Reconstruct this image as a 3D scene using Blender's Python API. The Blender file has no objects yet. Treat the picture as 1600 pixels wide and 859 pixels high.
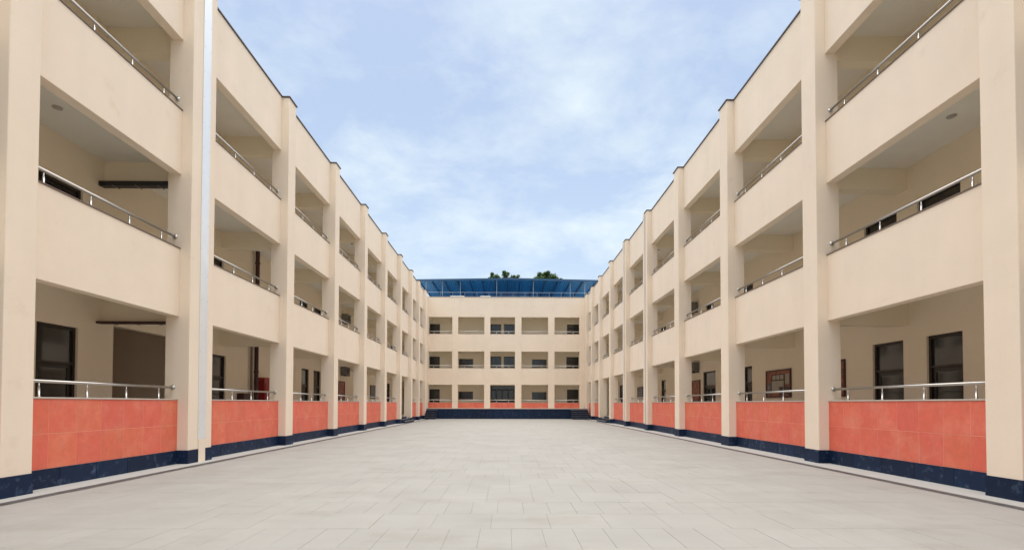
import bpy, bmesh, math, random
from mathutils import Vector, Matrix
random.seed(7)
sc = bpy.context.scene
col = sc.collection
R = math.radians

# ------------------------------------------------------------------ camera
cam_d = bpy.data.cameras.new('camera')
cam = bpy.data.objects.new('camera', cam_d); col.objects.link(cam)
sc.camera = cam
cam_d.sensor_width = 36.0
cam_d.lens = 780.0 / 1600.0 * 36.0
cam_d.shift_y = 183.9 / 1600.0
cam_d.clip_start = 0.05
cam_d.clip_end = 2000.0
YAW, PIT, ROL = 0.0106, 0.0213, 0.0021
fw = Vector((math.sin(YAW) * math.cos(PIT), math.cos(YAW) * math.cos(PIT), math.sin(PIT)))
r0 = Vector((math.cos(YAW), -math.sin(YAW), 0)); u0 = r0.cross(fw)
rt = r0 * math.cos(ROL) + u0 * math.sin(ROL); up = -r0 * math.sin(ROL) + u0 * math.cos(ROL)
cam.matrix_world = Matrix(((rt.x, up.x, -fw.x, 0), (rt.y, up.y, -fw.y, 0), (rt.z, up.z, -fw.z, 1.6), (0, 0, 0, 1)))

# ------------------------------------------------------------------ world, sun, exposure
SUN_EL, SUN_AZ = 86.0, 0.0          # azimuth measured clockwise from +Y
world = bpy.data.worlds.new('World'); sc.world = world; world.use_nodes = True
wn, wl = world.node_tree.nodes, world.node_tree.links
wn.clear()
def W(t, **k):
    n = wn.new(t)
    for a, b in k.items(): setattr(n, a, b)
    return n
wout = W('ShaderNodeOutputWorld'); bg = W('ShaderNodeBackground')
bg.inputs['Strength'].default_value = 0.066
sky = W('ShaderNodeTexSky', sky_type='NISHITA', sun_disc=False)
sky.sun_elevation = R(SUN_EL); sky.sun_rotation = R(SUN_AZ)
sky.air_density = 1.0; sky.dust_density = 2.2; sky.ozone_density = 0.5
tc = W('ShaderNodeTexCoord'); sep = W('ShaderNodeSeparateXYZ')
wl.new(tc.outputs['Generated'], sep.inputs[0])
zz = W('ShaderNodeMath', operation='ADD'); zz.inputs[1].default_value = 0.22
wl.new(sep.outputs['Z'], zz.inputs[0])
zm = W('ShaderNodeMath', operation='MAXIMUM'); zm.inputs[1].default_value = 0.08
wl.new(zz.outputs[0], zm.inputs[0])
dx = W('ShaderNodeMath', operation='DIVIDE'); dy = W('ShaderNodeMath', operation='DIVIDE')
wl.new(sep.outputs['X'], dx.inputs[0]); wl.new(zm.outputs[0], dx.inputs[1])
wl.new(sep.outputs['Y'], dy.inputs[0]); wl.new(zm.outputs[0], dy.inputs[1])
cmb = W('ShaderNodeCombineXYZ')
wl.new(dx.outputs[0], cmb.inputs[0]); wl.new(dy.outputs[0], cmb.inputs[1])
mp = W('ShaderNodeMapping'); mp.inputs['Location'].default_value = (0.35, 2.05, 0.4); mp.inputs['Scale'].default_value = (1.0, 1.15, 1.0)
wl.new(cmb.outputs[0], mp.inputs[0])
n1 = W('ShaderNodeTexNoise'); n1.inputs['Scale'].default_value = 3.1; n1.inputs['Detail'].default_value = 9.0
n1.inputs['Roughness'].default_value = 0.60; n1.inputs['Distortion'].default_value = 0.15
wl.new(mp.outputs[0], n1.inputs['Vector'])
n2 = W('ShaderNodeTexNoise'); n2.inputs['Scale'].default_value = 0.9; n2.inputs['Detail'].default_value = 3.0
wl.new(mp.outputs[0], n2.inputs['Vector'])
am = W('ShaderNodeMath', operation='MULTIPLY'); wl.new(n1.outputs['Fac'], am.inputs[0]); wl.new(n2.outputs['Fac'], am.inputs[1])
cr = W('ShaderNodeValToRGB')
cr.color_ramp.elements[0].position = 0.19; cr.color_ramp.elements[0].color = (0.24, 0.24, 0.24, 1)
cr.color_ramp.elements[1].position = 0.38; cr.color_ramp.elements[1].color = (0.98, 0.98, 0.98, 1)
wl.new(am.outputs[0], cr.inputs[0])
mixw = W('ShaderNodeMixRGB'); mixw.inputs['Color2'].default_value = (4.4, 4.95, 5.2, 1)
hz = W('ShaderNodeMapRange'); hz.inputs['From Min'].default_value = 0.55; hz.inputs['From Max'].default_value = 0.05
hz.inputs['To Min'].default_value = 0.0; hz.inputs['To Max'].default_value = 0.20      # cloud veil thickens towards the horizon
wl.new(sep.outputs['Z'], hz.inputs['Value'])
hm = W('ShaderNodeMath', operation='ADD', use_clamp=True); wl.new(cr.outputs['Color'], hm.inputs[0]); wl.new(hz.outputs[0], hm.inputs[1])
wl.new(hm.outputs[0], mixw.inputs['Fac']); wl.new(sky.outputs['Color'], mixw.inputs['Color1'])
wl.new(mixw.outputs['Color'], bg.inputs['Color']); wl.new(bg.outputs[0], wout.inputs[0])

sun_d = bpy.data.lights.new('sun', 'SUN'); sun_d.energy = 1.5; sun_d.angle = R(100); sun_d.color = (1.0, 0.95, 0.88)
sun = bpy.data.objects.new('sun', sun_d); col.objects.link(sun)
sd = Vector((math.sin(R(SUN_AZ)) * math.cos(R(SUN_EL)), math.cos(R(SUN_AZ)) * math.cos(R(SUN_EL)), math.sin(R(SUN_EL))))
sun.rotation_euler = (-sd).to_track_quat('-Z', 'Y').to_euler()
sun.location = (0, 0, 60)

vs = sc.view_settings
vs.view_transform = 'Standard'; vs.look = 'None'; vs.gamma = 1.0; vs.use_curve_mapping = False
vs.exposure = 1.6
sc.render.engine = 'CYCLES'
sc.cycles.use_denoising = True
sc.cycles.max_bounces = 10; sc.cycles.diffuse_bounces = 7; sc.cycles.glossy_bounces = 4
sc.cycles.sample_clamp_indirect = 6.0

# ------------------------------------------------------------------ materials
MATS = {}
def mat(name, color, rough=0.6, metal=0.0, var=0.0, nscale=1.0, bump=0.0, bscale=60.0, rnd=0.0, spec=0.5,
        stretch=(1, 1, 1), second=None, s_lo=0.55, s_hi=0.75, s_scale=4.0, hue=0.0, streak=0.0, scuff=None):
    m = bpy.data.materials.new(name); m.use_nodes = True
    nt = m.node_tree; N = nt.nodes; L = nt.links
    b = N['Principled BSDF']
    b.inputs['Roughness'].default_value = rough; b.inputs['Metallic'].default_value = metal
    b.inputs['Specular IOR Level'].default_value = spec
    geo = N.new('ShaderNodeNewGeometry')
    rgb = N.new('ShaderNodeRGB'); rgb.outputs[0].default_value = (*color, 1)
    cur = rgb.outputs[0]
    def mulval(cur, valsock, lo, hi):
        mr = N.new('ShaderNodeMapRange'); mr.inputs['To Min'].default_value = lo; mr.inputs['To Max'].default_value = hi
        L.new(valsock, mr.inputs['Value'])
        hs = N.new('ShaderNodeHueSaturation'); L.new(mr.outputs[0], hs.inputs['Value']); L.new(cur, hs.inputs['Color'])
        return hs.outputs[0]
    def noise(scale, detail=5.0, st=(1, 1, 1), rough_=0.6):
        mpn = N.new('ShaderNodeMapping'); mpn.inputs['Scale'].default_value = st
        L.new(geo.outputs['Position'], mpn.inputs[0])
        n = N.new('ShaderNodeTexNoise'); n.inputs['Scale'].default_value = scale; n.inputs['Detail'].default_value = detail
        n.inputs['Roughness'].default_value = rough_
        L.new(mpn.outputs[0], n.inputs['Vector'])
        return n.outputs['Fac']
    if second is not None:
        mx = N.new('ShaderNodeMixRGB'); mx.inputs['Color2'].default_value = (*second, 1)
        rp = N.new('ShaderNodeMapRange'); rp.inputs['From Min'].default_value = s_lo; rp.inputs['From Max'].default_value = s_hi
        L.new(noise(s_scale, 8.0, stretch), rp.inputs['Value']); L.new(rp.outputs[0], mx.inputs['Fac'])
        L.new(cur, mx.inputs['Color1']); cur = mx.outputs[0]
    if scuff is not None:
        mx = N.new('ShaderNodeMixRGB'); mx.inputs['Color2'].default_value = (*scuff, 1)
        a = N.new('ShaderNodeMapRange'); a.inputs['From Min'].default_value = 0.66; a.inputs['From Max'].default_value = 0.74; L.new(noise(9.0, 6.0, (1, 1, .5), .7), a.inputs['Value'])
        c = N.new('ShaderNodeMapRange'); c.inputs['From Min'].default_value = 0.52; c.inputs['From Max'].default_value = 0.66; L.new(noise(1.1, 3.0), c.inputs['Value'])
        ml = N.new('ShaderNodeMath'); ml.operation = 'MULTIPLY'; L.new(a.outputs[0], ml.inputs[0]); L.new(c.outputs[0], ml.inputs[1])
        m2 = N.new('ShaderNodeMath'); m2.operation = 'MULTIPLY'; m2.inputs[1].default_value = 0.5; L.new(ml.outputs[0], m2.inputs[0])
        L.new(m2.outputs[0], mx.inputs['Fac']); L.new(cur, mx.inputs['Color1']); cur = mx.outputs[0]
    if var: cur = mulval(cur, noise(nscale, 6.0), 1 - var * 1.6, 1 + var * 1.6)
    if streak: cur = mulval(cur, noise(1.0, 4.0, (1.7, 1.7, 0.14)), 1 - streak * 1.5, 1 + streak * 1.5)
    if rnd:
        oi = N.new('ShaderNodeObjectInfo')
        ad = N.new('ShaderNodeMath'); ad.operation = 'ADD'; L.new(oi.outputs['Random'], ad.inputs[0]); L.new(geo.outputs['Random Per Island'], ad.inputs[1])
        fr = N.new('ShaderNodeMath'); fr.operation = 'FRACT'; L.new(ad.outputs[0], fr.inputs[0])
        cur = mulval(cur, fr.outputs[0], 1 - rnd, 1 + rnd)
        if hue:
            ml = N.new('ShaderNodeMath'); ml.operation = 'MULTIPLY'; ml.inputs[1].default_value = 7.31; L.new(fr.outputs[0], ml.inputs[0])
            f2 = N.new('ShaderNodeMath'); f2.operation = 'FRACT'; L.new(ml.outputs[0], f2.inputs[0])
            mr = N.new('ShaderNodeMapRange'); mr.inputs['To Min'].default_value = 0.5 - hue; mr.inputs['To Max'].default_value = 0.5 + hue
            L.new(f2.outputs[0], mr.inputs['Value'])
            hs = N.new('ShaderNodeHueSaturation'); L.new(mr.outputs[0], hs.inputs['Hue']); L.new(cur, hs.inputs['Color']); cur = hs.outputs[0]
    L.new(cur, b.inputs['Base Color'])
    if bump:
        bp = N.new('ShaderNodeBump'); bp.inputs['Strength'].default_value = bump; bp.inputs['Distance'].default_value = 0.01
        L.new(noise(bscale, 4.0), bp.inputs['Height']); L.new(bp.outputs[0], b.inputs['Normal'])
    MATS[name] = m
    return m
mat('cream_render', (0.835, 0.71, 0.572), 0.85, var=0.05, nscale=0.7, bump=0.35, bscale=70, spec=0.2, streak=0.03, second=(0.72, 0.58, 0.44), s_lo=0.62, s_hi=0.90, s_scale=1.7, scuff=(0.45, 0.34, 0.24))
mat('corridor_paint', (0.84, 0.755, 0.60), 0.85, var=0.04, nscale=0.6, spec=0.2, bump=0.2, scuff=(0.45, 0.38, 0.28))
mat('soffit_paint', (0.80, 0.78, 0.72), 0.9, var=0.05, nscale=0.8, spec=0.2)
mat('corridor_floor', (0.55, 0.52, 0.46), 0.5, var=0.05)
mat('red_tile', (0.71, 0.145, 0.088), 0.5, var=0.10, nscale=7.0, rnd=0.035, hue=0.004, bump=0.2, bscale=40, second=(0.75, 0.23, 0.15), s_lo=0.46, s_hi=0.80, s_scale=2.2)
mat('tile_grout', (0.80, 0.36, 0.27), 0.9, var=0.1, nscale=12)
mat('navy_stone', (0.006, 0.018, 0.050), 0.5, spec=0.22, var=0.2, nscale=3.0, rnd=0.18, second=(0.09, 0.13, 0.20), s_lo=0.56, s_hi=0.82, s_scale=6.0)
mat('navy_grout', (0.10, 0.12, 0.16), 0.9)
mat('sill_stone', (0.50, 0.44, 0.38), 0.6, var=0.05)
mat('sill_brown', (0.16, 0.12, 0.095), 0.6, var=0.08)
mat('coping_metal', (0.075, 0.06, 0.055), 0.5, var=0.1)
mat('stainless', (0.54, 0.52, 0.49), 0.30, metal=1.0, var=0.05, nscale=3)
mat('rail_pale', (0.78, 0.75, 0.70), 0.35, metal=0.4)
mat('joint_metal', (0.84, 0.86, 0.88), 0.35, metal=0.35, var=0.06, nscale=0.8)
mat('pipe_white', (0.80, 0.76, 0.70), 0.5, var=0.04)
mat('paver', (0.32, 0.313, 0.29), 0.72, var=0.10, nscale=0.8, rnd=0.022, bump=0.35, bscale=55, second=(0.265, 0.253, 0.222), s_lo=0.53, s_hi=0.78, s_scale=0.75, stretch=(.7, 1.5, 1), scuff=(0.17, 0.15, 0.12))
mat('paver_joint', (0.27, 0.26, 0.235), 0.95, var=0.1, nscale=4)
mat('apron', (0.42, 0.42, 0.395), 0.75, var=0.06, nscale=1.5, bump=0.2)
mat('grating', (0.13, 0.125, 0.12), 0.6, var=0.15, nscale=6, rnd=0.08)
mat('drain_void', (0.03, 0.03, 0.03), 0.9)
mat('door_frame', (0.022, 0.014, 0.010), 0.45, var=0.1, nscale=5)
mat('door_leaf', (0.014, 0.010, 0.008), 0.35, var=0.15, nscale=4)
mat('dark_glass', (0.03, 0.031, 0.03), 0.06, var=0.1, spec=0.6)
mat('blue_glass', (0.010, 0.016, 0.030), 0.10, spec=0.6)
mat('curtain', (0.10, 0.13, 0.18), 0.8, rnd=0.2)
mat('fire_red', (0.26, 0.012, 0.012), 0.4, var=0.08)
mat('pipe_dark', (0.045, 0.012, 0.010), 0.45, var=0.1)
mat('frame_wood', (0.055, 0.014, 0.010), 0.35, var=0.12)
mat('poster_orange', (0.34, 0.10, 0.045), 0.5, var=0.25, nscale=9, second=(0.10, 0.03, 0.02), s_lo=0.48, s_hi=0.62, s_scale=6.0)
mat('poster_pale', (0.36, 0.33, 0.27), 0.6, var=0.08, nscale=4)
mat('poster_dark', (0.05, 0.035, 0.03), 0.5)
mat('poster_grey', (0.08, 0.09, 0.11), 0.4, var=0.3, nscale=8, second=(0.22, 0.22, 0.22), s_lo=0.5, s_hi=0.6, s_scale=7)
mat('ac_casing', (0.16, 0.155, 0.145), 0.5, var=0.05)
mat('black_plastic', (0.015, 0.015, 0.016), 0.5)
mat('light_glass', (0.42, 0.40, 0.36), 0.4)
mat('white_box', (0.72, 0.70, 0.66), 0.7, var=0.05)
mat('canopy_steel', (0.02, 0.075, 0.16), 0.5, var=0.06)
mat('post_white', (0.34, 0.40, 0.46), 0.45)
mat('ground_concrete', (0.30, 0.29, 0.26), 0.9, var=0.08, nscale=0.3)
mat('bark', (0.09, 0.07, 0.05), 0.9, var=0.2, nscale=6)
def thin(name, color, trans, rnd):
    m = mat(name, color, 0.5, rnd=rnd, hue=0.02 if rnd > .1 else 0.0)
    nt = m.node_tree; b = nt.nodes['Principled BSDF']; out = nt.nodes['Material Output']
    t = nt.nodes.new('ShaderNodeBsdfTranslucent'); mx = nt.nodes.new('ShaderNodeMixShader'); mx.inputs[0].default_value = trans
    src = b.inputs['Base Color'].links[0].from_socket
    nt.links.new(src, t.inputs['Color']); nt.links.new(b.outputs[0], mx.inputs[1]); nt.links.new(t.outputs[0], mx.inputs[2]); nt.links.new(mx.outputs[0], out.inputs[0])
thin('leaf', (0.085, 0.16, 0.05), 0.45, 0.35)
thin('canopy_sheet', (0.055, 0.22, 0.38), 0.5, 0.10)

# ------------------------------------------------------------------ helpers
WL = {}                                    # world location of every object (no rotation anywhere but in meshes)
def link(o, parent=None, loc=(0, 0, 0)):
    col.objects.link(o); loc = Vector(loc); WL[o.name] = loc
    if parent is not None:
        o.parent = parent; o.location = loc - WL[parent.name]
    else: o.location = loc
    return o
def empty(name, loc):
    o = bpy.data.objects.new(name, None); o.empty_display_size = 0.3
    return link(o, None, loc)
def tag(o, label=None, cat=None, group=None, kind=None):
    if label: o['label'] = label
    if cat: o['category'] = cat
    if group: o['group'] = group
    if kind: o['kind'] = kind
    return o
CACHE = {}
def box(name, a, b, m, parent=None, bev=0.0, seg=1):
    lo = Vector([min(p, q) for p, q in zip(a, b)]); hi = Vector([max(p, q) for p, q in zip(a, b)])
    d = hi - lo; key = (round(d.x, 4), round(d.y, 4), round(d.z, 4), bev, seg, m)
    me = CACHE.get(key)
    if me is None:
        bm = bmesh.new(); bmesh.ops.create_cube(bm, size=1.0)
        for v in bm.verts: v.co = Vector((v.co.x * d.x, v.co.y * d.y, v.co.z * d.z))
        if bev: bmesh.ops.bevel(bm, geom=bm.edges[:], offset=bev, segments=seg, affect='EDGES', profile=0.5)
        me = bpy.data.meshes.new(name); bm.to_mesh(me); bm.free(); me.materials.append(MATS[m]); CACHE[key] = me
    return link(bpy.data.objects.new(name, me), parent, (lo + hi) / 2)
class MB:
    def __init__(s): s.v = []; s.f = []; s.mi = []
    def box(s, a, b, mi=0):
        x0, x1 = sorted((a[0], b[0])); y0, y1 = sorted((a[1], b[1])); z0, z1 = sorted((a[2], b[2])); k = len(s.v)
        s.v += [(x0, y0, z0), (x1, y0, z0), (x1, y1, z0), (x0, y1, z0), (x0, y0, z1), (x1, y0, z1), (x1, y1, z1), (x0, y1, z1)]
        for q in ((0, 3, 2, 1), (4, 5, 6, 7), (0, 1, 5, 4), (1, 2, 6, 5), (2, 3, 7, 6), (3, 0, 4, 7)):
            s.f.append([k + i for i in q]); s.mi.append(mi)
    def tube(s, pts, radii, n=10, mi=0, cap=True):
        k0 = len(s.v); P = [Vector(p) for p in pts]
        for i, p in enumerate(P):
            t = (P[min(i + 1, len(P) - 1)] - P[max(i - 1, 0)]).normalized()
            a = t.orthogonal().normalized() if abs(t.z) < .99 else Vector((1, 0, 0)); b = t.cross(a)
            r = radii[i] if isinstance(radii, (list, tuple)) else radii
            for j in range(n):
                w = 2 * math.pi * j / n; q = p + (a * math.cos(w) + b * math.sin(w)) * r; s.v.append(tuple(q))
        for i in range(len(P) - 1):
            for j in range(n):
                s.f.append([k0 + i * n + j, k0 + i * n + (j + 1) % n, k0 + (i + 1) * n + (j + 1) % n, k0 + (i + 1) * n + j]); s.mi.append(mi)
        if cap:
            s.f.append([k0 + j for j in range(n)][::-1]); s.mi.append(mi)
            s.f.append([k0 + (len(P) - 1) * n + j for j in range(n)]); s.mi.append(mi)
    def build(s, name, mats, parent=None, loc=(0, 0, 0), smooth=False):
        me = bpy.data.meshes.new(name); me.from_pydata(s.v, [], s.f)
        for m in ([mats] if isinstance(mats, str) else mats): me.materials.append(MATS[m])
        me.polygons.foreach_set('material_index', s.mi)
        if smooth: me.polygons.foreach_set('use_smooth', [True] * len(s.f))
        me.update(); bm = bmesh.new(); bm.from_mesh(me); bmesh.ops.recalc_face_normals(bm, faces=bm.faces); bm.to_mesh(me); bm.free()
        o = bpy.data.objects.new(name, me); link(o, parent, loc)
        if smooth:
            for e in me.edges: pass
        return o
ORD = ['', 'first', 'second', 'third', 'fourth', 'fifth', 'sixth', 'seventh', 'eighth', 'ninth', 'tenth']
def tube_mesh(key, pts, radii, m, n=10):
    me = CACHE.get(key)
    if me is None:
        b = MB(); b.tube(pts, radii, n); me = bpy.data.meshes.new(key[0]); me.from_pydata(b.v, [], b.f); me.materials.append(MATS[m])
        me.polygons.foreach_set('use_smooth', [len(f) == 4 for f in b.f]); me.update(); CACHE[key] = me
    return me

# ------------------------------------------------------------------ frames: (t along the facade, n towards the courtyard, z)
class Frame:
    def __init__(s, kind, plane): s.k = kind; s.p = plane
    def __call__(s, t, n, z):
        if s.k == 'L': return (-(s.p - n), t, z)
        if s.k == 'R': return (s.p - n, t, z)
        return (t, s.p - n, z)
def fbox(F, name, t0, t1, n0, n1, z0, z1, m, parent=None, bev=0.0, seg=1):
    return box(name, F(t0, n0, z0), F(t1, n1, z1), m, parent, bev, seg)

# levels (metres above the courtyard paving)
RED, T1, S2, T2, S3, T3, ROOF = 1.67, 3.87, 5.655, 7.64, 9.335, 11.24, 13.28
BASE = 0.36
FL = [0.45, 4.60, 8.30]                  # corridor floors
CE = [4.42, 8.14, 11.85]                 # slab soffits
PT = 0.26                                # panel thickness
XL, XR = 8.63, 8.74
YF = 55.0                                # far facade

def post_mesh(h):
    return tube_mesh(('post', h), [(0, 0, 0), (0, 0, .012), (0, 0, .013), (0, 0, h * .62), (0, 0, h * .72), (0, 0, h)],
                     [.036, .036, .021, .021, .012, .012], 'stainless', 10)
def railing(F, parent, t0, t1, zs, n=-.12, h=0.30, nposts=4, flange=True, m='stainless'):
    rail = parent_rail = None
    L = t1 - t0
    axis = 'y' if F.k in 'LR' else 'x'
    k = ('handrail', axis, round(L, 3), m)
    pts = [(0, 0, 0), (0, L, 0)] if axis == 'y' else [(0, 0, 0), (L, 0, 0)]
    me = tube_mesh(k, pts, .031, m, 12)
    o = bpy.data.objects.new('railing', me); link(o, parent, F(t0, n, zs + h))
    for i in range(nposts):
        t = t0 + L * (i + .5) / nposts if nposts > 1 else t0 + L / 2
        p = bpy.data.objects.new('post', post_mesh(round(h - .02, 3))); link(p, o, F(t, n, zs))
    if flange:
        for t, sgn in ((t0, 1), (t1, -1)):
            e = (0, sgn * .05, 0) if axis == 'y' else (sgn * .05, 0, 0); e1 = (0, sgn * .012, 0) if axis == 'y' else (sgn * .012, 0, 0)
            fm = tube_mesh(('flange', axis, sgn), [(0, 0, 0), e1, e1, e], [.062, .062, .042, .036], 'stainless', 12)
            link(bpy.data.objects.new('flange', fm), o, F(t, n, zs + h))
    return o

def wall_with_openings(F, name, t0, t1, z0, z1, n0, n1, openings, m, parent):
    mb = MB()
    ops = sorted(openings); t = t0
    for (a, b, c, d) in ops:
        if a > t: mb.box(F(t, n0, z0), F(a, n1, z1))
        if d < z1: mb.box(F(a, n0, d), F(b, n1, z1))
        if c > z0: mb.box(F(a, n0, z0), F(b, n1, c))
        t = b
    if t < t1: mb.box(F(t, n0, z0), F(t1, n1, z1))
    return mb.build(name, m, parent)

def door(F, parent, n, a, b, z0, z1, transom=True, leaves=1):
    """recessed door in the corridor wall whose courtyard face is at n"""
    fr = MB(); w = .07; d0, d1 = n - .17, n - .06
    fr.box(F(a, d0, z0), F(a + w, d1, z1)); fr.box(F(b - w, d0, z0), F(b, d1, z1)); fr.box(F(a + w, d0, z1 - w), F(b - w, d1, z1))
    zt = z0 + 2.1 if transom and z1 - z0 > 2.5 else z1 - w
    if zt < z1 - w: fr.box(F(a + w, d0, zt), F(b - w, d1, zt + .06))
    o = fr.build('door', 'door_frame', parent)
    if zt < z1 - w: fbox(F, 'transom_glass', a + w, b - w, n - .13, n - .11, zt + .06, z1 - w, 'dark_glass', o)
    lw = (b - a - 2 * w) / leaves
    for i in range(leaves):
        x0 = a + w + lw * i + .004; x1 = x0 + lw - .008
        lf = MB(); s = .10; q0, q1 = n - .15, n - .10
        lf.box(F(x0, q0, z0), F(x0 + s, q1, zt)); lf.box(F(x1 - s, q0, z0), F(x1, q1, zt))
        lf.box(F(x0 + s, q0, zt - s), F(x1 - s, q1, zt)); lf.box(F(x0 + s, q0, z0), F(x1 - s, q1, z0 + .9)); lf.box(F(x0 + s, q0, z0 + 1.0), F(x1 - s, q1, z0 + 1.1))
        lf.build('leaf', 'door_leaf', o)
        fbox(F, 'glass_pane', x0 + s, x1 - s, n - .135, n - .12, z0 + 1.1, zt - s, 'dark_glass', o)
        fbox(F, 'handle', x1 - .075, x1 - .045, n - .10, n - .05, z0 + .98, z0 + 1.12, 'stainless', o, .006)
    return o
def window(F, parent, n, a, b, z0, z1, mull=2, curtains=False):
    fr = MB(); w = .06; d0, d1 = n - .15, n - .05
    fr.box(F(a, d0, z0), F(a + w, d1, z1)); fr.box(F(b - w, d0, z0), F(b, d1, z1))
    fr.box(F(a + w, d0, z1 - w), F(b - w, d1, z1)); fr.box(F(a + w, d0, z0), F(b - w, d1, z0 + w))
    o = fr.build('window', 'door_frame', parent)
    pw = (b - a - 2 * w) / mull
    for i in range(mull):
        x0 = a + w + pw * i
        if i: fbox(F, 'mullion', x0 - .02, x0 + .02, d0 + .01, d1 - .01, z0 + w, z1 - w, 'door_frame', o)
        fbox(F, 'glass_pane', x0 + .02, x0 + pw - .02, n - .12, n - .105, z0 + w, z1 - w, 'blue_glass', o)
    if curtains:
        for k in range(4):
            zc = z0 + w + (z1 - z0 - 2 * w) * (k + .5) / 4
            fbox(F, 'blind_slat', a + w + .03, b - w - .03, n - .104, n - .098, zc - .03, zc + .03, 'curtain', o)
    fbox(F, 'sill', a - .04, b + .04, n - .02, n + .04, z0 - .05, z0 - .003, 'sill_stone', parent if False else o)
    return o

def tiled_parapet(F, parent, t0, t1, z_base, z_mid, z_top, tw, rows, n=0.0):
    """ground floor parapet wall: core, red tiles, navy base tiles, stone coping"""
    pw = fbox(F, 'parapet_wall', t0, t1, n - PT, n - .003, 0.0 if z_base == 0 else z_base, z_top, 'tile_grout', parent)
    L = t1 - t0; k = max(1, round(L / tw)); w = L / k; h = (z_top - z_mid) / rows; g = .0045
    for r in range(rows):
        for i in range(k):
            e = random.uniform(-.002, .002)
            fbox(F, 'tile', t0 + w * i + g, t0 + w * (i + 1) - g, n - .003, n - .001 + random.choice((0, .0008, .0016)),
                 z_mid + h * r + g, z_mid + h * (r + 1) - g, 'red_tile', pw, .0008)
    if z_mid - z_base > .02:
        k = max(1, round(L / .92)); w = L / k
        for i in range(k):
            fbox(F, 'base_tile', t0 + w * i + .004, t0 + w * (i + 1) - .004, n - .003, n + .012 + random.choice((0, .002)), z_base + .002, z_mid - .002, 'navy_stone', pw, .002)
    fbox(F, 'coping', t0, t1, n - PT - .015, n + .018, z_top + .001, z_top + .032, 'sill_stone', pw, .004)
    return pw

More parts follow.
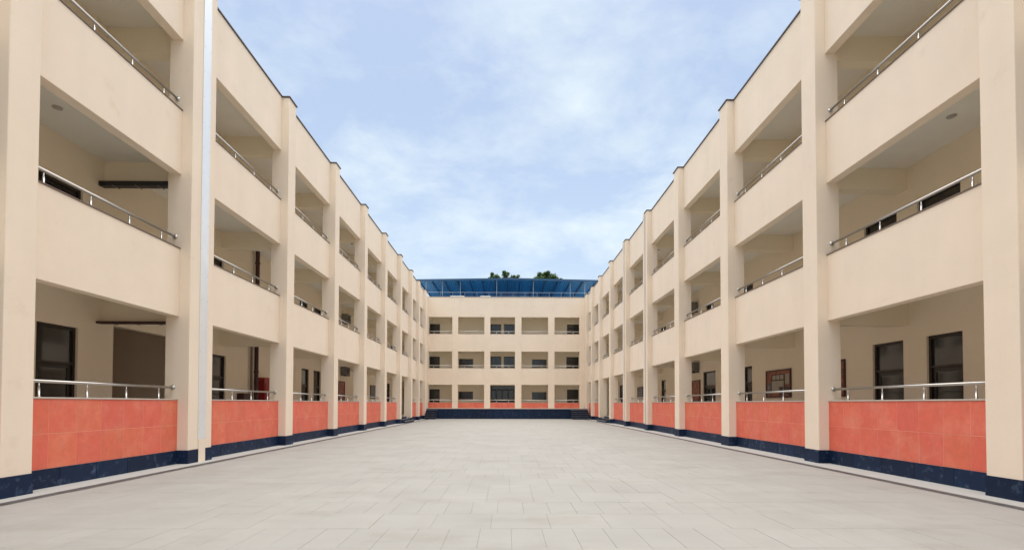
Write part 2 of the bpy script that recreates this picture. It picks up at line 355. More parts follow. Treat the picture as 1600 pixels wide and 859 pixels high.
# ================================================================== side wings
PROT, CIN = 0.28, 0.35                    # column projects past / reaches behind the panel face
def wing(F, label, cols, back, doors1, doors2, solid_from, entry, y_far, dark_open=None):
    root = empty('school_wing', F(cols[0][0], 0, 0))
    tag(root, label, 'building', 'three storey wings of the courtyard')
    nb = -(back - F.p)                    # n of the corridor wall face
    y0 = cols[0][0]; y1 = y_far
    # floors, roof, corridor walls
    for i, (zf, zb) in enumerate(((FL[0], 0.0), (FL[1], CE[0]), (FL[2], CE[1]), (12.35, CE[2]))):
        nn = nb if i < 3 else nb - 7.0
        mb = MB()
        a = -PT - .001
        mb.box(F(y0, a, zb), F(y1, nn, zf))
        o = mb.build('roof_slab' if i == 3 else 'floor_slab', 'soffit_paint' if i else 'corridor_floor', root)
    for i in range(3):
        ops = []
        for (a, b, z0, z1, lv) in (doors1 if i == 0 else doors2 if i == 1 else []): ops.append((a, b, z0, z1))
        if i == 0 and dark_open: ops.append(dark_open)
        wall_with_openings(F, 'corridor_wall', y0, y1, FL[i], CE[i], nb, nb - .22, ops, 'corridor_paint', root)
        for (a, b, z0, z1, lv) in (doors1 if i == 0 else doors2 if i == 1 else []): door(F, root, nb, a, b, z0, z1, True, lv)
    fbox(F, 'end_wall', y0 - .25, y0, -CIN, nb - 7, 0, 12.35, 'cream_render', root)
    fbox(F, 'outer_wall', y0 - .25, y1, nb - 7, nb - 7.25, 0, 12.35, 'cream_render', root)
    if dark_open:                          # stair hall behind the wide opening
        a, b, c, d = dark_open
        st = MB()
        st.box(F(a - .6, nb - .23, FL[0] - .002), F(b + .8, nb - 6.6, FL[0] - .02)); st.build('stair_hall_floor', 'corridor_floor', root)
        fbox(F, 'stair_hall_wall', a - .6, b + .8, nb - 6.6, nb - 6.8, FL[0], CE[0], 'cream_render', root)
        fbox(F, 'stair_hall_wall', a - .8, a - .6, nb - .222, nb - 6.8, FL[0], CE[0], 'cream_render', root)
        fbox(F, 'stair_hall_wall', b + .8, b + 1.0, nb - .222, nb - 6.8, FL[0], CE[0], 'cream_render', root)
        fbox(F, 'stair_hall_ceiling', a - .6, b + .8, nb - .222, nb - 6.6, CE[0] - .3, CE[0] - .1, 'soffit_paint', root)
        for k in range(7):
            fbox(F, 'stair_step', a + .1 + k * .28, a + .38 + k * .28, nb - 2.2, nb - 3.9, FL[0], FL[0] + .16 * (k + 1), 'corridor_floor', root)
    # columns
    for ci, (a, b, joint) in enumerate(cols):
        segs = [(a, b)] if not joint else [(a, joint[0] + .1), (joint[1] - .1, b)]
        for (p, q) in segs:
            c = fbox(F, 'column', p, q, PROT, -CIN, 0, ROOF, 'cream_render', root, .012, 2)
            fbox(F, 'base_tile', p - .001, q + .001, PROT, PROT + .014, .002, BASE - .002, 'navy_stone', c, .002)
            if p == a: fbox(F, 'base_tile', p - .014, p - .0005, .013, PROT + .014, .002, BASE - .002, 'navy_stone', c, .002)
            if q == b: fbox(F, 'base_tile', q + .0005, q + .014, .013, PROT + .014, .002, BASE - .002, 'navy_stone', c, .002)
        if joint:
            fbox(F, 'joint_filler', joint[0] + .1, joint[1] - .1, PROT - .04, -CIN, 0, ROOF, 'cream_render', root)
            fbox(F, 'joint_filler', joint[0] + .02, joint[1] - .02, PROT + .001, PROT + .02, 0, .62, 'cream_render', root, .004)
            jc = fbox(F, 'joint_cover', joint[0], joint[1], PROT + .002, PROT + .022, .62, ROOF - .02, 'joint_metal', root, .004)
            for k in range(18):
                z = .9 + k * .7
                for tt in (joint[0] + .035, joint[1] - .035):
                    fbox(F, 'screw', tt - .008, tt + .008, PROT + .022, PROT + .026, z - .008, z + .008, 'stainless', jc)
        fbox(F, 'roof_coping', a - .04, b + .04, PROT + .04, -CIN - .04, ROOF, ROOF + .048, 'coping_metal', root, .006)
        for i in range(3):
            zt = (T1, T2, T3)[i] - .09
            mid = (a + b) / 2
            fbox(F, 'cross_beam', mid - .16, mid + .16, -CIN + .001, nb, zt, CE[i] - .001, 'corridor_paint', root)
    # bays
    for bi in range(len(cols) - 1):
        a, b = cols[bi][1], cols[bi + 1][0]
        for (z0, z1) in ((T1, S2), (T2, S3), (T3, ROOF)):
            pnl = fbox(F, 'wall_panel', a, b, 0, -PT, z0, z1, 'cream_render', root, .004)
            if z1 < ROOF:
                fbox(F, 'sill_cap', a, b, .022, -PT - .02, z1 + .001, z1 + .026, 'sill_brown', pnl, .004)
                railing(F, root, a, b, z1 + .026, n=-.13, h=.30, nposts=4)
        fbox(F, 'roof_coping', a + .041, b - .041, .04, -PT - .04, ROOF, ROOF + .048, 'coping_metal', root, .006)
        if bi == entry:
            for k in range(2):
                fbox(F, 'step', a + .015, b - .015, .55 - k * .33, -.26 + .0, .15 * k + .001, .15 * (k + 1), 'navy_stone', root, .008)
                fbox(F, 'step_nosing', a + .015, b - .015, .555 - k * .33, .555 - k * .33 - .06, .15 * (k + 1) + .001, .15 * (k + 1) + .012, 'sill_stone', root, .003)
            fbox(F, 'threshold', a + .015, b - .015, -.11, -.26, .30, .45, 'navy_stone', root, .006)
        else:
            tiled_parapet(F, root, a, b, 0.0, BASE, RED, .575, 2)
            railing(F, root, a, b, RED + .032, n=-.13, h=.30, nposts=4)
    a = cols[-1][1]
    if a < y_far:
        fbox(F, 'wall_panel', a, y_far, 0, -PT, 0, ROOF, 'cream_render', root)
    return root

FLt = Frame('L', XL); FRt = Frame('R', XR)
cw = .62
colsL = [(-7.3, -6.7, None), (-2.15, -1.55, None), (3.0, 3.62, None), (8.34, 8.90, None), (13.19, 14.23, (13.60, 13.94)), (18.97, 19.60, None), (24.20, 24.79, None),  # first two bays lie unseen behind the camera, added to shape the light
         (29.29, 29.86, None), (34.24, 34.82, None), (39.20, 39.80, None), (43.75, 44.3, None), (47.5, 48.05, None), (51.3, 51.9, None)]
colsR = [(-7.9, -7.3, None), (-2.6, -2.0, None), (2.7, 3.3, None), (8.12, 8.74, None), (13.46, 14.10, None), (18.93, 19.60, None), (24.40, 25.05, None), (29.90, 30.52, None),  # likewise starts with two unseen bays added behind the camera for the light
         (35.30, 35.90, None), (40.6, 41.15, None), (45.4, 45.95, None), (49.6, 50.15, None), (53.0, 53.6, None)]
dz1, dz2 = 3.40, 7.12
dL1 = [(11.70, 12.83, .45, 3.50, 1), (18.45, 19.55, .45, 3.42, 1), (26.72, 27.75, .45, 3.46, 1), (28.39, 29.46, .45, 3.46, 1), (36.6, 37.6, .45, 3.4, 1), (45.6, 46.9, .45, 3.4, 1), (50.6, 52.2, .45, 3.4, 1), (53.0, 54.0, .45, 3.4, 1)]
dL2 = [(10.5, 12.9, 4.6, 7.05, 2), (17.6, 19.3, 4.6, 7.05, 2), (26.4, 27.5, 4.6, 7.05, 1), (28.4, 29.5, 4.6, 7.05, 1), (38.0, 39.2, 4.6, 7.05, 1), (47, 48.2, 4.6, 7.05, 1)]
dR1 = [(12.01, 13.06, .45, 3.40, 1), (13.83, 15.0, .45, 3.40, 1), (22.45, 23.3, .45, 3.33, 1), (26.4, 28.1, .45, 3.39, 2), (34.7, 35.75, .45, 3.28, 1), (46.6, 49.0, .45, 3.4, 2), (51.0, 52.6, .45, 3.4, 1)]
dR2 = [(12.0, 13.3, 4.6, 7.12, 1), (14.0, 15.3, 4.6, 7.12, 1), (22.3, 23.4, 4.6, 7.05, 1), (26.6, 27.6, 4.6, 7.05, 1), (34.6, 35.8, 4.6, 7.05, 1), (45, 46.2, 4.6, 7.05, 1)]
BL, BR = 10.95, 11.10
left = wing(FLt, 'cream three storey wing on the left with a silver joint strip on its facade', colsL, BL, dL1, dL2, 0, 9, YF, (13.97, 16.6, .45, 3.75))
right = wing(FRt, 'cream three storey wing on the right with thin downpipes on its columns', colsR, BR, dR1, dR2, 0, 9, YF)
# downpipes on the right wing
for cidx in (7, 8):
    a, b, _ = colsR[cidx]
    mb = MB(); x, y, _z = FRt((a + b) / 2 + .12, PROT + .07, 0)
    mb.tube([(x, y, .4), (x, y, ROOF - .05)], .055, 12); mb.tube([(x, y, ROOF - .4), (x, y, ROOF - .1)], .075, 12)
    for z in (1.6, 4.0, 6.4, 8.8, 11.2): mb.tube([(x, y, z), (x, y, z + .05)], .066, 12)
    mb.build('downpipe', 'pipe_white', right)

# ================================================================== far building
FF = Frame('F', YF)
px = lambda u, Y: (u - 791.66) * Y / 780.0
far = empty('school_building', (0, YF, 0))
tag(far, 'cream three storey building closing the far end of the courtyard behind the navy terrace', 'building')
PZ = 1.08
fT = [3.66, 7.33, 11.13]; fS = [1.68, 5.46, 9.24]; fR = 13.31
fl = [PZ, 4.45, 8.2]; fc = [4.25, 8.0, 11.75]
openX = [(px(667.8, YF), px(706.3, YF)), (px(715.4, YF), px(756.4, YF)), (px(765.8, YF), px(804.4, YF)), (px(814.6, YF), px(856.5, YF)), (px(866.4, YF), px(905.6, YF))]
XA, XB = -XL, XR
ops = [(a, b, z0, z1) for (a, b) in openX for (z0, z1) in zip((PZ, fS[1], fS[2]), fT)]
# facade: piers and spandrels
edges = [XA] + [e for o in openX for e in o] + [XB]
for i in range(0, len(edges), 2):
    fbox(FF, 'pier', edges[i], edges[i + 1], .012, -.4, PZ, fR - .0, 'cream_render', far, .006)
for (a, b) in openX:
    for (z0, z1) in ((fT[0], fS[1]), (fT[1], fS[2]), (fT[2], fR)):
        s = fbox(FF, 'wall_panel', a, b, .010, -.28, z0, z1, 'cream_render', far)
        if z1 < fR:
            fbox(FF, 'sill_cap', a, b, .024, -.3, z1 + .001, z1 + .025, 'sill_stone', s, .004)
            railing(FF, far, a, b, z1 + .025, n=-.1, h=.28, nposts=2, flange=False, m='rail_pale')
    tiled_parapet(FF, far, a, b, PZ, PZ, fS[0], .575, 1, n=-.01)
    railing(FF, far, a, b, fS[0] + .032, n=-.1, h=.26, nposts=2, flange=False, m='rail_pale')
fbox(FF, 'roof_coping', XA - .3, XB + .3, .05, -.45, fR, fR + .05, 'sill_stone', far, .006)
NB = -2.4
YB = YF - NB
def B(u0, u1, v0, v1, Y=YB): return (px(u0, Y), px(u1, Y), 1.6 + (630 - v1) * Y / 780, 1.6 + (630 - v0) * Y / 780)
fd = [[(671, 687), (886, 904)], [(671, 687), (885, 904)], [(671, 687), (886, 905)]]
fdt = [608, 557, 506]
fw_ = [[(716, 739, 611.5, 623.5), (831, 854, 612, 624)], [(716.5, 739, 560.5, 573.5), (766, 783, 556.5, 574), (787, 804, 556.5, 574), (831, 854, 561, 573.5)], [(766, 783, 506, 522), (787, 804, 506, 522)]]
for i in range(3):
    fbox(FF, 'floor_slab', XA, XB, -.28 - .001, NB, fl[i], (0, fc[0], fc[1])[i], 'soffit_paint' if i else 'corridor_floor', far)
    oo = []
    ds = []; ws = []
    for (a, b) in fd[i]:
        x0, x1, _, z1 = B(a, b, fdt[i], 640); ds.append((x0, x1, fl[i], z1))
    for w_ in fw_[i]: ws.append(B(*w_))
    if i == 0: ds.append((px(765, YB), px(804.5, YB), fl[0], fl[0] + 2.55))
    wall_with_openings(FF, 'corridor_wall', XA, XB, fl[i], fc[i], NB, NB - .22, ds + ws, 'corridor_paint', far)
    for d in ds: door(FF, far, NB, d[0], d[1], d[2], d[3], True, 4 if d[1] - d[0] > 2.2 else 1)
    for w_ in ws: window(FF, far, NB, w_[0], w_[1], w_[2], w_[3], 2, curtains=False)
    for (a, b) in [(edges[k], edges[k + 1]) for k in range(0, len(edges), 2)]:
        m_ = (a + b) / 2
        fbox(FF, 'cross_beam', m_ - .15, m_ + .15, -.401, NB, fT[i] - .08, fc[i] - .001, 'corridor_paint', far)
fbox(FF, 'roof_slab', XA - 9, XB + 9, -.401, -12, fc[2], 12.5, 'soffit_paint', far)
fbox(FF, 'rear_wall', XA - 9, XB + 9, -12, -12.25, 0, 12.5, 'cream_render', far)

# ================================================================== ground, terrace, drains
def plane(name, x0, x1, y0, y1, z, m):
    me = bpy.data.meshes.new(name); me.from_pydata([(x0, y0, z), (x1, y0, z), (x1, y1, z), (x0, y1, z)], [], [(0, 1, 2, 3)]); me.materials.append(MATS[m])
    return tag(link(bpy.data.objects.new(name, me)), kind='structure')
plane('ground', -500, 500, -500, 500, -.10, 'ground_concrete')
YT = 52.0
DX0, DX1 = 7.80, 8.06                     # drain
court = plane('courtyard_paving', -DX0, DX0, -9, YT, -.004, 'paver_joint')
ROW, WID, OX = .86, .78, .06
rows = [(5.57 - 16 * ROW + ROW * k, k) for k in range(0, int((YT + 8.19) / ROW) + 1)]
allp = []
for (y, k) in rows:
    w = WID if k % 2 else WID / 2
    ox = OX if k % 5 in (0, 1) else OX + w * random.choice((0, .5, .33, .66))
    n0 = int((-DX0 - OX) / w) - 2
    y1 = min(y + ROW, YT)
    for i in range(n0, -n0 + 2):
        a = max(ox + w * i, -DX0); b = min(ox + w * (i + 1), DX0)
        if b - a < .06: continue
        allp.append((a + .002, b - .002, y + .002, y1 - .002))
def vis(p): return p[3] > 5.2
near = [p for p in allp if vis(p)][:300]; nset = set(near)
PM = {}
def paver_mesh(dx, dy):
    k = (round(dx, 3), round(dy, 3))
    if k not in PM:
        me = bpy.data.meshes.new('paver'); h, g = .02, .002
        X, Y = dx / 2, dy / 2
        v = [(-X, -Y, -h), (X, -Y, -h), (X, Y, -h), (-X, Y, -h), (-X, -Y, -g), (X, -Y, -g), (X, Y, -g), (-X, Y, -g), (-X + g, -Y + g, 0), (X - g, -Y + g, 0), (X - g, Y - g, 0), (-X + g, Y - g, 0)]
        f = [(8, 9, 10, 11)]
        for i in range(4):
            j = (i + 1) % 4; f += [(i, j, 4 + j, 4 + i), (4 + i, 4 + j, 8 + j, 8 + i)]
        me.from_pydata(v, [], f); me.materials.append(MATS['paver']); PM[k] = me
    return PM[k]
fv, ff_ = [], []
for p in allp:
    me = paver_mesh(p[1] - p[0], p[3] - p[2]); c = ((p[0] + p[1]) / 2, (p[2] + p[3]) / 2, random.choice((0, 0, .0008, -.0008, .0015)))
    if p in nset: link(bpy.data.objects.new('paver', me), court, c)
    else:
        k = len(fv); fv += [(v.co.x + c[0], v.co.y + c[1], v.co.z + c[2]) for v in me.vertices]; ff_ += [[k + i for i in q.vertices] for q in me.polygons]
me = bpy.data.meshes.new('far_pavers'); me.from_pydata(fv, [], ff_); me.materials.append(MATS['paver'])
fp = link(bpy.data.objects.new('distant_pavers', me), court); fp['kind'] = 'stuff'

for s, xf in ((-1, XL), (1, XR)):
    ap = tag(box('apron', (s * DX1, -9, -.09), (s * (xf + .1), YT, .004), 'apron', None, .003), kind='structure')
    dr = tag(box('drain_channel', (s * DX0, -9, -.095), (s * DX1, YT, -.05), 'drain_void'), kind='structure')
    gm = MB(); w = .24; L_ = .495
    gm.box((-w / 2, -L_ / 2, -.03), (-w / 2 + .025, L_ / 2, 0)); gm.box((w / 2 - .025, -L_ / 2, -.03), (w / 2, L_ / 2, 0))
    for k in range(9):
        yy = -L_ / 2 + .005 + k * .0605; gm.box((-w / 2 + .025, yy, -.03), (w / 2 - .025, yy + .036, -.002))
    g0 = gm.build('grating', 'grating', dr, (s * (DX0 + DX1) / 2, 4.25, -.004))
    for k in range(1, 95):
        link(bpy.data.objects.new('grating', g0.data), dr, (s * (DX0 + DX1) / 2, 4.25 + .5 * k, -.004))

terr = tag(box('terrace', (-XL + PROT + .005, YT + .02, 0), (XR - PROT - .005, YF - .02, PZ - .05), 'navy_grout'), kind='structure')
SLx, SRx = px(682, 51.2), px(893, 51.2)
k = 16; w = (SRx - SLx) / k
for i in range(k):
    box('facing_slab', (SLx + w * i + .003, YT - .012, .002), (SLx + w * (i + 1) - .003, YT + .02, PZ - .052), 'navy_stone', terr, .002)
box('terrace_floor', (-XL + PROT + .005, YT - .04, PZ - .049), (XR - PROT - .005, YF - .014, PZ), 'sill_stone', terr, .004)
for s, x0, x1, side in ((-1, -XL + PROT + .01, SLx, 'left'), (1, SRx, XR - PROT - .01, 'right')):
    st = empty('stone_stairs', ((x0 + x1) / 2, YT - 1.8, 0))
    tag(st, f'navy stone steps up to the terrace beside the {side} wing', 'stairs', 'steps up to the terrace')
    nr = 6; rh = PZ / nr
    for i in range(nr - 1):
        yb = YT - .02; ya = YT - .34 * (nr - 1 - i)
        box('step', (x0, ya, rh * i + .001), (x1, yb, rh * (i + 1) - .02), 'navy_stone', st, .004)
        box('tread', (x0 - .0, ya - .025, rh * (i + 1) - .019), (x1, yb, rh * (i + 1)), 'grating', st, .004)
    xs = x1 if s < 0 else x0
# ================================================================== canopy and railing on the far roof
can = empty('roof_canopy', (0, 60, 12.5))
tag(can, 'blue metal sheet canopy on thin posts over the far roof', 'canopy')
CX0, CX1, CY0, CY1 = -10.1, 10.25, 55.55, 66.5
def cz(x): return 15.56 - .2 * abs(x - .4) / 10.0
ns = 20; w = (CX1 - CX0) / ns
for i in range(ns):
    mb = MB(); nseg = 12; a = CX0 + w * i
    for j in range(nseg + 1):
        x = a + w * j / nseg; z = cz(x) + (.03 if j % 3 in (1, 2) else 0)
        for (y, dzz) in ((CY0, 0), (CY1, .25)): mb.v += [(x, y, z + dzz), (x, y, z + dzz + .006)]
    for j in range(nseg):
        q = 4 * j
        mb.f += [[q, q + 4, q + 6, q + 2], [q + 1, q + 3, q + 7, q + 5], [q, q + 1, q + 5, q + 4], [q + 2, q + 6, q + 7, q + 3]]; mb.mi += [0] * 4
    mb.build('roof_sheet', 'canopy_sheet', can)
for i in range(15):
    x = CX0 + .15 + (CX1 - CX0 - .3) * i / 14; z = cz(x)
    mb = MB(); k = 0
    mb.v = [(x - .05, CY0, z - .14), (x + .05, CY0, z - .14), (x + .05, CY1, z + .11), (x - .05, CY1, z + .11), (x - .05, CY0, z - .004), (x + .05, CY0, z - .004), (x + .05, CY1, z + .246), (x - .05, CY1, z + .246)]
    mb.f = [list(q) for q in ((0, 3, 2, 1), (4, 5, 6, 7), (0, 1, 5, 4), (1, 2, 6, 5), (2, 3, 7, 6), (3, 0, 4, 7))]; mb.mi = [0] * 6
    mb.build('rafter', 'canopy_steel', can)
for sgn in (0, 1):
    x0, x1 = (CX0, .4) if sgn == 0 else (.4, CX1); z0, z1 = cz(x0), cz(x1)
    mb = MB(); y0, y1 = CY0 - .05, CY0 - .005
    mb.v = [(x0, y0, z0 - .16), (x1, y0, z1 - .16), (x1, y1, z1 - .16), (x0, y1, z0 - .16), (x0, y0, z0 + .06), (x1, y0, z1 + .06), (x1, y1, z1 + .06), (x0, y1, z0 + .06)]
    mb.f = [list(q) for q in ((0, 3, 2, 1), (4, 5, 6, 7), (0, 1, 5, 4), (1, 2, 6, 5), (2, 3, 7, 6), (3, 0, 4, 7))]; mb.mi = [0] * 6
    mb.build('fascia', 'canopy_steel', can)
for u in (665, 690.5, 718.6, 775.6, 833, 891, 914):
    x = px(u, 56.0); mb = MB(); mb.tube([(x, 56.0, 12.5), (x, 56.0, cz(x) - .1)], .032, 8); mb.build('post', 'post_white', can)
    mb = MB(); mb.tube([(x, 65.5, 12.5), (x, 65.5, cz(x) + .1)], .06, 8); mb.build('post', 'post_white', can)
bk = MB(); bk.box((CX0, 66.2, 12.5), (CX1, 66.26, cz(CX0) + .05)); bk.build('back_sheet', 'canopy_sheet', can)
rr = empty('roof_railing', (0, 55.4, 12.5)); tag(rr, 'thin pale steel railing along the far roof edge under the blue canopy', 'railing')
for z in (13.92,):
    mb = MB(); mb.tube([(-8.9, 55.3, z), (8.9, 55.3, z)], .02, 8); mb.build('handrail', 'post_white', rr)
for i in range(14):
    x = -8.7 + i * 1.34; mb = MB(); mb.tube([(x, 55.3, 12.5), (x, 55.3, 13.91)], .015, 8); mb.build('post', 'post_white', rr)
for u0_, u1_, nm in ((703, 725, 'wider'), (750, 766, 'narrower')):
    tag(box('white_crate', (px(u0_, 55.2), 55.02, fR + .051), (px(u1_, 55.2), 55.28, fR + .17), 'white_box', None, .03, 2), f'{nm} of two low white boxes lying on the far roof edge', 'box', 'white boxes on the far parapet')

# ================================================================== things in the corridors
def board(F, nb, t0, t1, z0, z1, label, style):
    r = empty('notice_board', F((t0 + t1) / 2, nb, z0)); tag(r, label, 'notice board', 'framed boards in the corridors')
    w = .07
    fbox(F, 'backing', t0 + w, t1 - w, nb + .002, nb + .03, z0 + w, z1 - w, style, r)
    for (a, b, c, d) in ((t0, t1, z1 - w, z1), (t0, t1, z0, z0 + w), (t0, t0 + w, z0 + w, z1 - w), (t1 - w, t1, z0 + w, z1 - w)):
        fbox(F, 'frame_bar', a, b, nb + .002, nb + .06, c, d, 'frame_wood', r, .006)
    return r
b1 = board(FRt, -(BR - XR), 19.31, 21.17, 1.86, 3.0, 'wide dark red framed notice board with orange border and pale centre sheet', 'poster_orange')
nb = -(BR - XR); cz0 = 20.24
fbox(FRt, 'panel', 19.75, 20.75, nb + .031, nb + .036, 2.08, 2.82, 'poster_dark', b1)
fbox(FRt, 'sheet', 19.82, 20.70, nb + .037, nb + .04, 2.14, 2.55, 'poster_pale', b1)
for k in range(3):
    fbox(FRt, 'title_plate', 19.83 + .29 * k, 20.06 + .29 * k, nb + .037, nb + .04, 2.60, 2.78, 'poster_pale', b1)
for k, (a, b, c, d) in enumerate(((19.42, 19.7, 2.0, 2.3), (19.42, 19.7, 2.4, 2.8), (20.8, 21.05, 1.98, 2.5), (19.85, 20.15, 1.95, 2.3))):
    fbox(FRt, 'cut_out', a, b, nb + .0405, nb + .044, c, d, ('poster_dark', 'poster_pale', 'poster_grey', 'poster_dark')[k], b1)
board(FRt, nb, 16.2, 17.5, 1.85, 3.08, 'tall dark framed orange picture partly hidden behind the second column of the right wing', 'poster_orange')
board(FRt, nb, 28.45, 29.75, 1.75, 2.98, 'black framed orange poster under the air conditioner in the right wing', 'poster_orange')
board(FRt, nb, 40.4, 42.1, 2.0, 3.0, 'small grey framed poster deep in the right wing corridor', 'poster_grey')
nbL = -(BL - XL)
board(FLt, nbL, 32.5, 33.75, 1.8, 3.05, 'dark red framed picture on the left wing corridor wall under the wall unit', 'poster_orange')
board(FLt, nbL, 40.1, 41.95, 1.95, 3.05, 'dark blue grey framed poster far along the left wing corridor', 'poster_grey')

def air_con(F, nb, t, z, label):
    r = empty('air_conditioner', F(t, nb, z)); tag(r, label, 'air conditioner', 'wall hung condenser units')
    fbox(F, 'casing', t - .42, t + .42, nb + .06, nb + .40, z, z + .55, 'ac_casing', r, .015, 2)
    ang = []
    c = F(t - .08, nb + .40, z + .275)
    mb = MB(); e = F(t - .08, nb + .415, z + .275)
    mb.tube([c, e], .21, 20); g = mb.build('fan_grille', 'black_plastic', r)
    for k in range(5):
        tt = t - .08 - .16 + .08 * k
        fbox(F, 'grille_bar', tt - .006, tt + .006, nb + .415, nb + .423, z + .10, z + .45, 'ac_casing', r)
    for tt in (t - .3, t + .3): fbox(F, 'bracket', tt - .02, tt + .02, nb + .002, nb + .42, z - .04, z - .002, 'black_plastic', r)
air_con(FRt, nb, 29.0, 3.45, 'dark condenser unit above the orange poster in the right wing ground floor')
air_con(FRt, nb, 29.1, 6.95, 'dark condenser unit on the right wing first floor corridor wall')
air_con(FLt, nbL, 33.3, 3.45, 'dark condenser unit on the left wing ground floor corridor wall')
air_con(FLt, nbL, 33.4, 6.95, 'dark condenser unit on the left wing first floor corridor wall')

# fire pipe and cabinet, left wing second bay
x, y, _ = FLt(21.6, nbL + .16, 0)
fpz = empty('fire_pipe', (x, y, .45)); tag(fpz, 'dark red vertical fire main pipe against the left corridor wall', 'pipe')
mb = MB(); mb.tube([(x, y, .45), (x, y, 8.14)], .085, 14); mb.build('pipe', 'pipe_dark', fpz)
for z in (1.2, 2.9, 4.3, 5.4, 7.6):
    mb = MB(); mb.tube([(x, y, z), (x, y, z + .07)], .105, 14); mb.build('collar', 'pipe_dark', fpz)
x2, y2, _ = FLt(21.3, nbL + .10, 0)
mb = MB(); mb.tube([(x2, y2, .45), (x2, y2, 4.42)], .045, 10); tag(mb.build('drain_pipe', 'sill_brown', None, (0, 0, 0)), 'thin brown pipe standing beside the dark red fire main', 'pipe')
fc_ = empty('fire_cabinet', FLt(22.35, nbL, .45)); tag(fc_, 'tall red fire hose cabinet with rounded top beside the fire main', 'fire cabinet')
mb = MB(); t0, t1, zt = 21.95, 22.62, 2.72; r_ = .16; prof = [(t0, .46)]
for k in range(7):
    w_ = math.pi - math.pi / 2 * k / 6; prof.append((t0 + r_ + r_ * math.cos(w_), zt - r_ + r_ * math.sin(w_)))
for k in range(7):
    w_ = math.pi / 2 - math.pi / 2 * k / 6; prof.append((t1 - r_ + r_ * math.cos(w_), zt - r_ + r_ * math.sin(w_)))
prof.append((t1, .46)); n_ = len(prof)
for (nn) in (nbL + .01, nbL + .34):
    mb.v += [FLt(t, nn, z) for (t, z) in prof]
mb.f = [list(range(n_)), list(range(n_, 2 * n_))[::-1]] + [[i, (i + 1) % n_, n_ + (i + 1) % n_, n_ + i] for i in range(n_)]; mb.mi = [0] * len(mb.f)
mb.build('cabinet_body', 'fire_red', fc_)
fbox(FLt, 'cabinet_door', 22.02, 22.55, nbL + .34, nbL + .365, .6, 2.45, 'fire_red', fc_, .01)
fbox(FLt, 'handle', 22.08, 22.12, nbL + .365, nbL + .39, 1.4, 1.65, 'stainless', fc_, .006)
fbox(FLt, 'valve_box', 22.63, 23.2, nbL + .01, nbL + .22, 1.72, 1.95, 'fire_red', fc_, .02)
tag(fbox(FLt, 'low_cabinet', 20.35, 20.95, nbL + .005, nbL + .3, .46, 2.0, 'pipe_dark', None, .02, 2), 'low dark brown cabinet left of the fire main', 'cabinet')

# dark ducts under the cross beams of the nearest left bays
for z, h_, lab in ((T2 - .10, .13, 'dark steel duct crossing the corridor above the near left middle floor parapet'), (T1 - .10, .06, 'thin dark conduit under the beam of the near left ground floor bay')):
    d = empty('duct', FLt(13.4, -1.2, z - h_)); tag(d, lab, 'duct')
    fbox(FLt, 'duct_body', 13.36, 13.56, -CIN - .01, nbL, z - h_, z - .002, 'pipe_dark' if h_ < .1 else 'black_plastic', d, .01)
    for k in range(3): fbox(FLt, 'hanger', 13.33, 13.59, -.7 - .6 * k, -.73 - .6 * k, z - h_ - .012, z - h_ - .001, 'ac_casing', d)
# ceiling lights
for F, cols, back, side in ((FLt, colsL, BL, 'left'), (FRt, colsR, BR, 'right')):
    for bi in range(3, 8):
        for st in range(3):
            a, b = cols[bi][1], cols[bi + 1][0]; t = (a + b) / 2; n_ = -1.35
            r = empty('ceiling_light', F(t, n_, CE[st] - .05))
            tag(r, f'round ceiling light, {side} wing, {("ground floor", "middle floor", "top floor")[st]}, {ORD[bi - 2]} full bay from the camera', 'ceiling light', 'round corridor ceiling lights')
            x, y, z = F(t, n_, CE[st])
            l1 = tube_mesh(('lamp_base',), [(0, 0, 0), (0, 0, -.02)], .095, 'light_glass', 18); l2 = tube_mesh(('lamp_dome',), [(0, 0, -.02), (0, 0, -.035), (0, 0, -.048)], [.082, .07, .035], 'light_glass', 18)
            link(bpy.data.objects.new('lamp_base', l1), r, (x, y, z - .001)); link(bpy.data.objects.new('lamp_dome', l2), r, (x, y, z - .001))

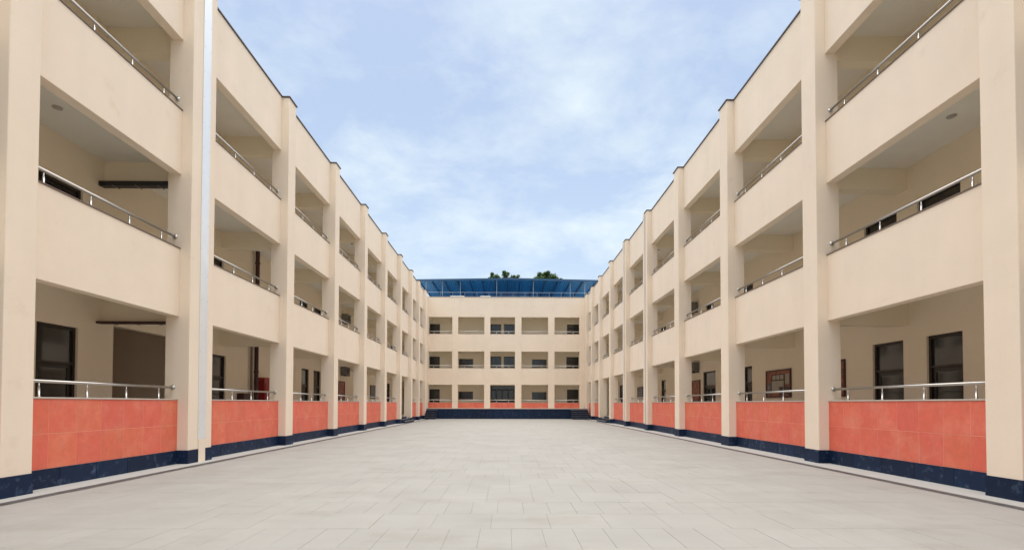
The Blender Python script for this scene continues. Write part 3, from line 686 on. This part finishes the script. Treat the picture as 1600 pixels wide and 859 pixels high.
# ================================================================== trees behind
def tree(x, y, lobes, label, seed, htrunk):
    rnd = random.Random(seed)
    r = empty('tree', (x, y, -.1)); tag(r, label, 'tree', 'trees behind the far building')
    mb = MB(); mb.tube([(x, y, -.1), (x + .1, y, htrunk * .5), (x, y + .1, htrunk)], [.32, .24, .15], 10)
    for (lx, ly, lz, lr) in lobes:
        mb.tube([(x, y, htrunk * .75), (x + lx * .5, y + ly * .5, (htrunk + lz) / 2), (x + lx, y + ly, lz)], [.12, .07, .03], 6)
    mb.build('trunk', 'bark', r)
    v, f = [], []
    lobes = lobes + [(lx + rnd.uniform(-1, 1) * lr, ly + rnd.uniform(-1, 1) * lr, lz + rnd.uniform(.2, .95) * lr * .8, rnd.uniform(.18, .42)) for (lx, ly, lz, lr) in lobes for _ in range(3)]
    for (lx, ly, lz, lr) in lobes:
        for k in range(int(900 * lr * lr) + 60):
            d = Vector((rnd.gauss(0, 1), rnd.gauss(0, 1), rnd.gauss(0, 1))).normalized() * lr * (rnd.random() ** .45) * rnd.uniform(.8, 1.12)
            c = Vector((x + lx, y + ly, lz)) + Vector((d.x, d.y, d.z * .8))
            a = Vector((rnd.gauss(0, 1), rnd.gauss(0, 1), rnd.gauss(0, .6))).normalized(); b = a.orthogonal().normalized()
            s = rnd.uniform(.10, .2); q = len(v)
            c.z += .16; v += [tuple(c - a * s), tuple(c + b * s * .5), tuple(c + a * s), tuple(c - b * s * .5)]; f.append((q, q + 1, q + 2, q + 3))
    me = bpy.data.meshes.new('crown'); me.from_pydata(v, [], f); me.materials.append(MATS['leaf'])
    link(bpy.data.objects.new('crown', me), r)
tree(px(786, 78), 78, [(-1.3, 0, 20.9, .95), (-.2, .3, 20.35, 0.9), (.35, -.2, 21.5, .55), (1.6, .2, 21.0, .8), (0, 0, 18.8, 2.2), (-1.4, .4, 19.6, 1.5), (1.5, -.3, 19.4, 1.5)], 'green tree top with three tufts showing above the blue canopy', 3, 17.0)
tree(px(853, 78), 78, [(-.9, 0, 20.7, 1.2), (-.1, .2, 21.3, 1.0), (.9, -.1, 20.9, 1.15), (1.7, .2, 20.6, .8), (-1.5, .1, 20.5, .8), (0, 0, 19.0, 2.3), (1.2, .3, 19.2, 1.6), (-1.2, -.3, 19.2, 1.6)], 'rounded dense green tree top above the blue canopy nearer the right wing', 5, 17.0)
